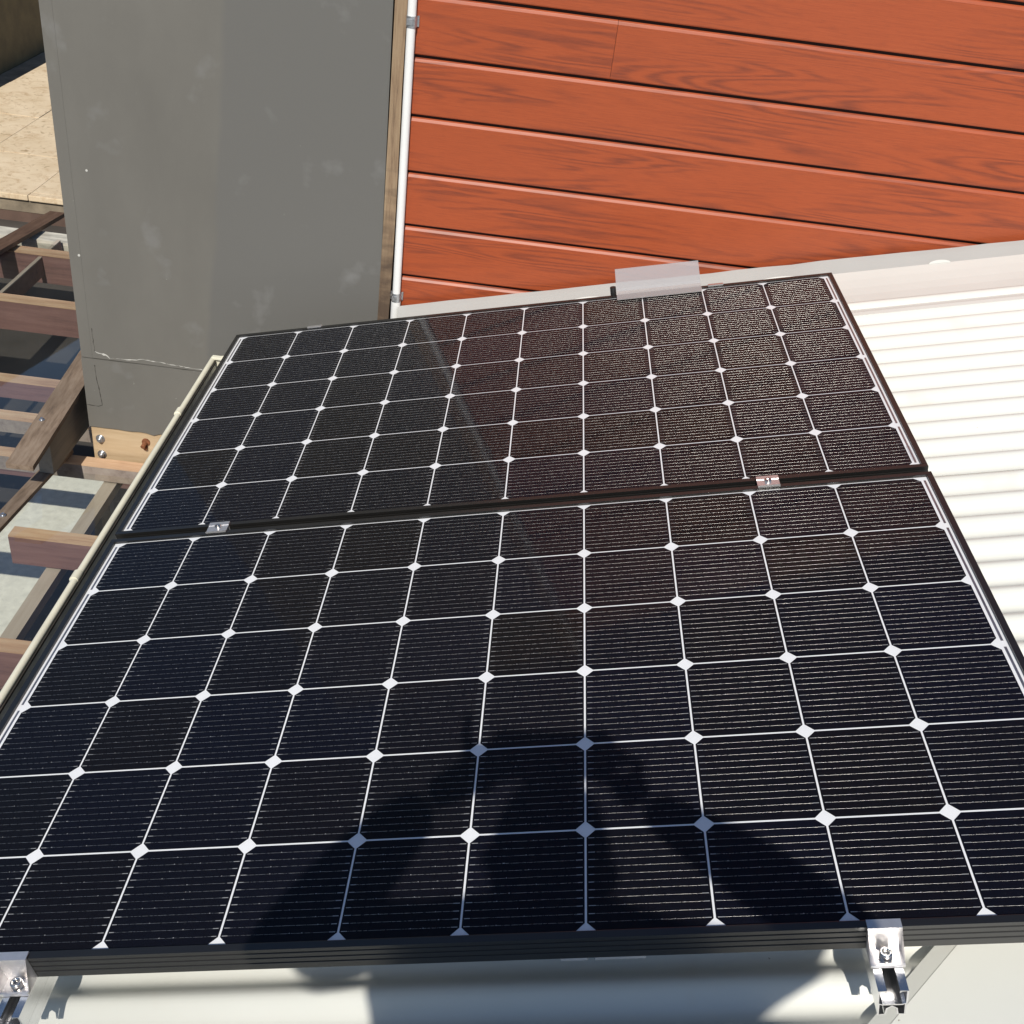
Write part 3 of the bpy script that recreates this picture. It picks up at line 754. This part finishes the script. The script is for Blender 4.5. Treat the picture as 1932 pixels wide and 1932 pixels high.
# ================= PHOTOGRAPHER (behind the camera; casts the shadow) =================
pr_ = thing('person', 'photographer standing on the roof behind the camera, both arms raised to hold a phone', 'person', (.80, -1.40, .03))
po = Vector(pr_.location)
def skin(name, verts, edges, mat, parent, sub=2):
    me = bpy.data.meshes.new(name); me.from_pydata([tuple(Vector(v[0]) - po) for v in verts], [], []) if False else me.from_pydata([tuple(Vector(v[0]) - po) for v in verts], edges, [])
    o = bpy.data.objects.new(name, me); COL.objects.link(o); o.parent = parent; me.materials.append(mat)
    o.modifiers.new('skin', 'SKIN')
    for i, v in enumerate(verts):
        r = v[1]; me.skin_vertices[0].data[i].radius = (r, r) if isinstance(r, (int, float)) else r
        me.skin_vertices[0].data[i].use_root = (i == 0)
    o.modifiers[0].use_smooth_shade = True
    s = o.modifiers.new('sub', 'SUBSURF'); s.levels = sub; s.render_levels = sub
    return o
def roofz(x): return (NR + .008 + ST * x) / CT
LS, RS = (.588, -1.15, 1.325), (1.070, -1.145, 1.350)
LE, RE = (.480, -1.0, 1.120), (1.168, -.965, 1.262)
LW, RW = (.628, -.925, 1.345), (.925, -.93, 1.395)
HC = Vector((.793, -1.16, 1.500))
body = [((.80, -1.43, .84), (.18, .13)), ((.80, -1.40, 1.00), (.17, .12)), ((.805, -1.29, 1.15), (.22, .11)), ((.80, -1.20, 1.27), (.25, .085)), ((.803, -1.175, 1.385), .055), 
        (LS, .062), (((LS[0] + LE[0]) / 2 - .02, -1.09, 1.215), .066), (LE, .062), ((.556, -.955, 1.235), .058), (LW, .034),
        (RS, .062), (((RS[0] + RE[0]) / 2 + .01, -1.06, 1.305), .056), (RE, .050), ((1.05, -.945, 1.33), .045), (RW, .028)]
ed = [(0, 1), (1, 2), (2, 3), (3, 4), (3, 5), (5, 6), (6, 7), (7, 8), (8, 9), (3, 10), (10, 11), (11, 12), (12, 13), (13, 14)]
shirt = skin('shirt', body, ed, M_CLOTH, pr_)
zl, zr_ = roofz(.70), roofz(.93)
leg = [((.805, -1.42, .90), (.16, .12)), ((.72, -1.42, .72), .10), ((.69, -1.39, .45 + zl), .072), ((.685, -1.42, .06 + zl), .052), ((.90, -1.42, .72), .10), ((.93, -1.36, .45 + zr_), .072), ((.945, -1.40, .06 + zr_), .052), ((.805, -1.42, 1.0), (.15, .11))]
skin('trousers', leg, [(0, 1), (1, 2), (2, 3), (0, 4), (4, 5), (5, 6), (0, 7)], M_PANTS, pr_)
for xx, zz, yy in ((.685, zl, -1.42), (.945, zr_, -1.40)):
    sh = skin('shoe', [((xx, yy - .05, zz + .055), (.055, .055)), ((xx, yy + .06, zz + .045), (.045, .035)), ((xx, yy + .18, zz + .032), (.04, .026))], [(0, 1), (1, 2)], M_BLACK, pr_)
# head: one sculpted surface with brow, nose, chin, ears
bm = bmesh.new(); bmesh.ops.create_uvsphere(bm, u_segments=40, v_segments=28, radius=1)
fd = Vector((.0, .90, -.35)).normalized(); rt = Vector((1, 0, 0)); upv = rt.cross(fd)
def bump3(p, c, r, a):
    d2 = (p - Vector(c)).length_squared; return a * math.exp(-d2 / (r * r))
for v_ in bm.verts:
    p = v_.co.copy(); x, y, z = p       # x right, y forward, z up
    taper = 1 - .28 * max(0, -z) ** 1.5 * (.6 + .4 * max(0, y))
    q = Vector((x * .075 * taper, y * .094, z * .115))
    q.y += bump3(p, (0, .97, -.12), .13, .022) + bump3(p, (0, .95, .20), .30, .004) + bump3(p, (0, .85, -.75), .22, .012)
    q.y -= bump3(p, (.36, .90, .10), .17, .010) + bump3(p, (-.36, .90, .10), .17, .010)
    q.y += bump3(p, (0, .92, -.42), .12, .005); q.y -= bump3(p, (0, .90, -.50), .05, .003)
    for s_ in (-1, 1): q.x += s_ * bump3(p, (s_ * .98, -.05, -.02), .16, .020)
    v_.co = rt * q.x + fd * q.y + upv * q.z + HC - po
for f in bm.faces: f.smooth = True
head = obj('head', bm, M_SKIN, pr_)
bm = bmesh.new(); bmesh.ops.create_uvsphere(bm, u_segments=32, v_segments=20, radius=1)
for v_ in bm.verts:
    x, y, z = v_.co; k = 1 if (z > -.15 - .6 * -min(0, y) and not (y > .55 and z < .45)) else .90
    q = Vector((x * .081 * k, y * .100 * k - .004, z * .121 * k + .003))
    v_.co = rt * q.x + fd * q.y + upv * q.z + HC - po
for f in bm.faces: f.smooth = True
obj('hair', bm, M_HAIR, pr_)
bm = bmesh.new()
for s_ in (-1, 1):
    r = bmesh.ops.create_uvsphere(bm, u_segments=10, v_segments=8, radius=.0115)
    for v_ in r['verts']: v_.co = v_.co + rt * (s_ * .030) + fd * .0735 + upv * .014 + HC - po
obj('eyes', bm, plain('eye_white', (.7, .7, .7), .2), head)
# phone: its back lies just behind the camera position; lens at its upper corner
phc = CAM + cr * .052 + cd * .024 - cf * .008
ph = thing('phone', 'slim phone held sideways in both hands of the photographer behind the camera', 'phone', tuple(phc))
mm_ = Matrix((cr, -cd, -cf)).transposed().to_4x4(); mm_.translation = phc; ph.matrix_world = mm_
obj('phone_body', B(-.074, .074, -.036, .036, -.004, .004, .003), M_BLACK, ph)
obj('phone_screen', B(-.070, .070, -.033, .033, .0041, .0046), plain('screen_glass', (.01, .01, .012), .08), ph)
def hand(wrist, side, name='hand'):
    w_ = Vector(wrist); edge = phc + cr * (.074 * side)
    pc = edge + cr * (.018 * side) + cd * .010 - cf * .012
    V_ = [(w_, .024), (w_.lerp(pc, .55), (.030, .020)), (pc, (.032, .018))]
    E_ = [(0, 1), (1, 2)]
    for k in range(4):
        off = (-.030 + .020 * k); L = (.030, .034, .032, .026)[k]
        a = pc + cd * off * .9 - cr * side * .006 - cf * .004
        b = edge + cr * side * .006 + cd * off - cf * .004 + cf * (.004)
        c = edge - cr * side * (.004 + L * .4) + cd * off - cf * .0005
        d = edge - cr * side * (L) + cd * (off + .002) - cf * .0005
        i = len(V_); V_ += [(a, .0085), (b, .0085), (c, .0078), (d, .0068)]; E_ += [(2, i), (i, i + 1), (i + 1, i + 2), (i + 2, i + 3)]
    i = len(V_); V_ += [(pc + cd * .020 - cf * .012 - cr * side * .008, .010), (edge - cr * side * .008 + cd * .012 - cf * .022, .009), (edge - cr * side * .026 + cd * .004 - cf * .022, .008)]
    E_ += [(1, i), (i, i + 1), (i + 1, i + 2)]
    if side < 0:      # index finger stretched up past the phone's corner
        i = len(V_); V_ += [(Vector((.668, -.878, 1.415)), .009), (Vector((.666, -.862, 1.435)), .008), (Vector((.664, -.845, 1.450)), .006)]
        E_ += [(2, i), (i, i + 1), (i + 1, i + 2)]
    return skin(name, V_, E_, M_SKIN, pr_)
hand(LW, -1); hand(RW, 1)
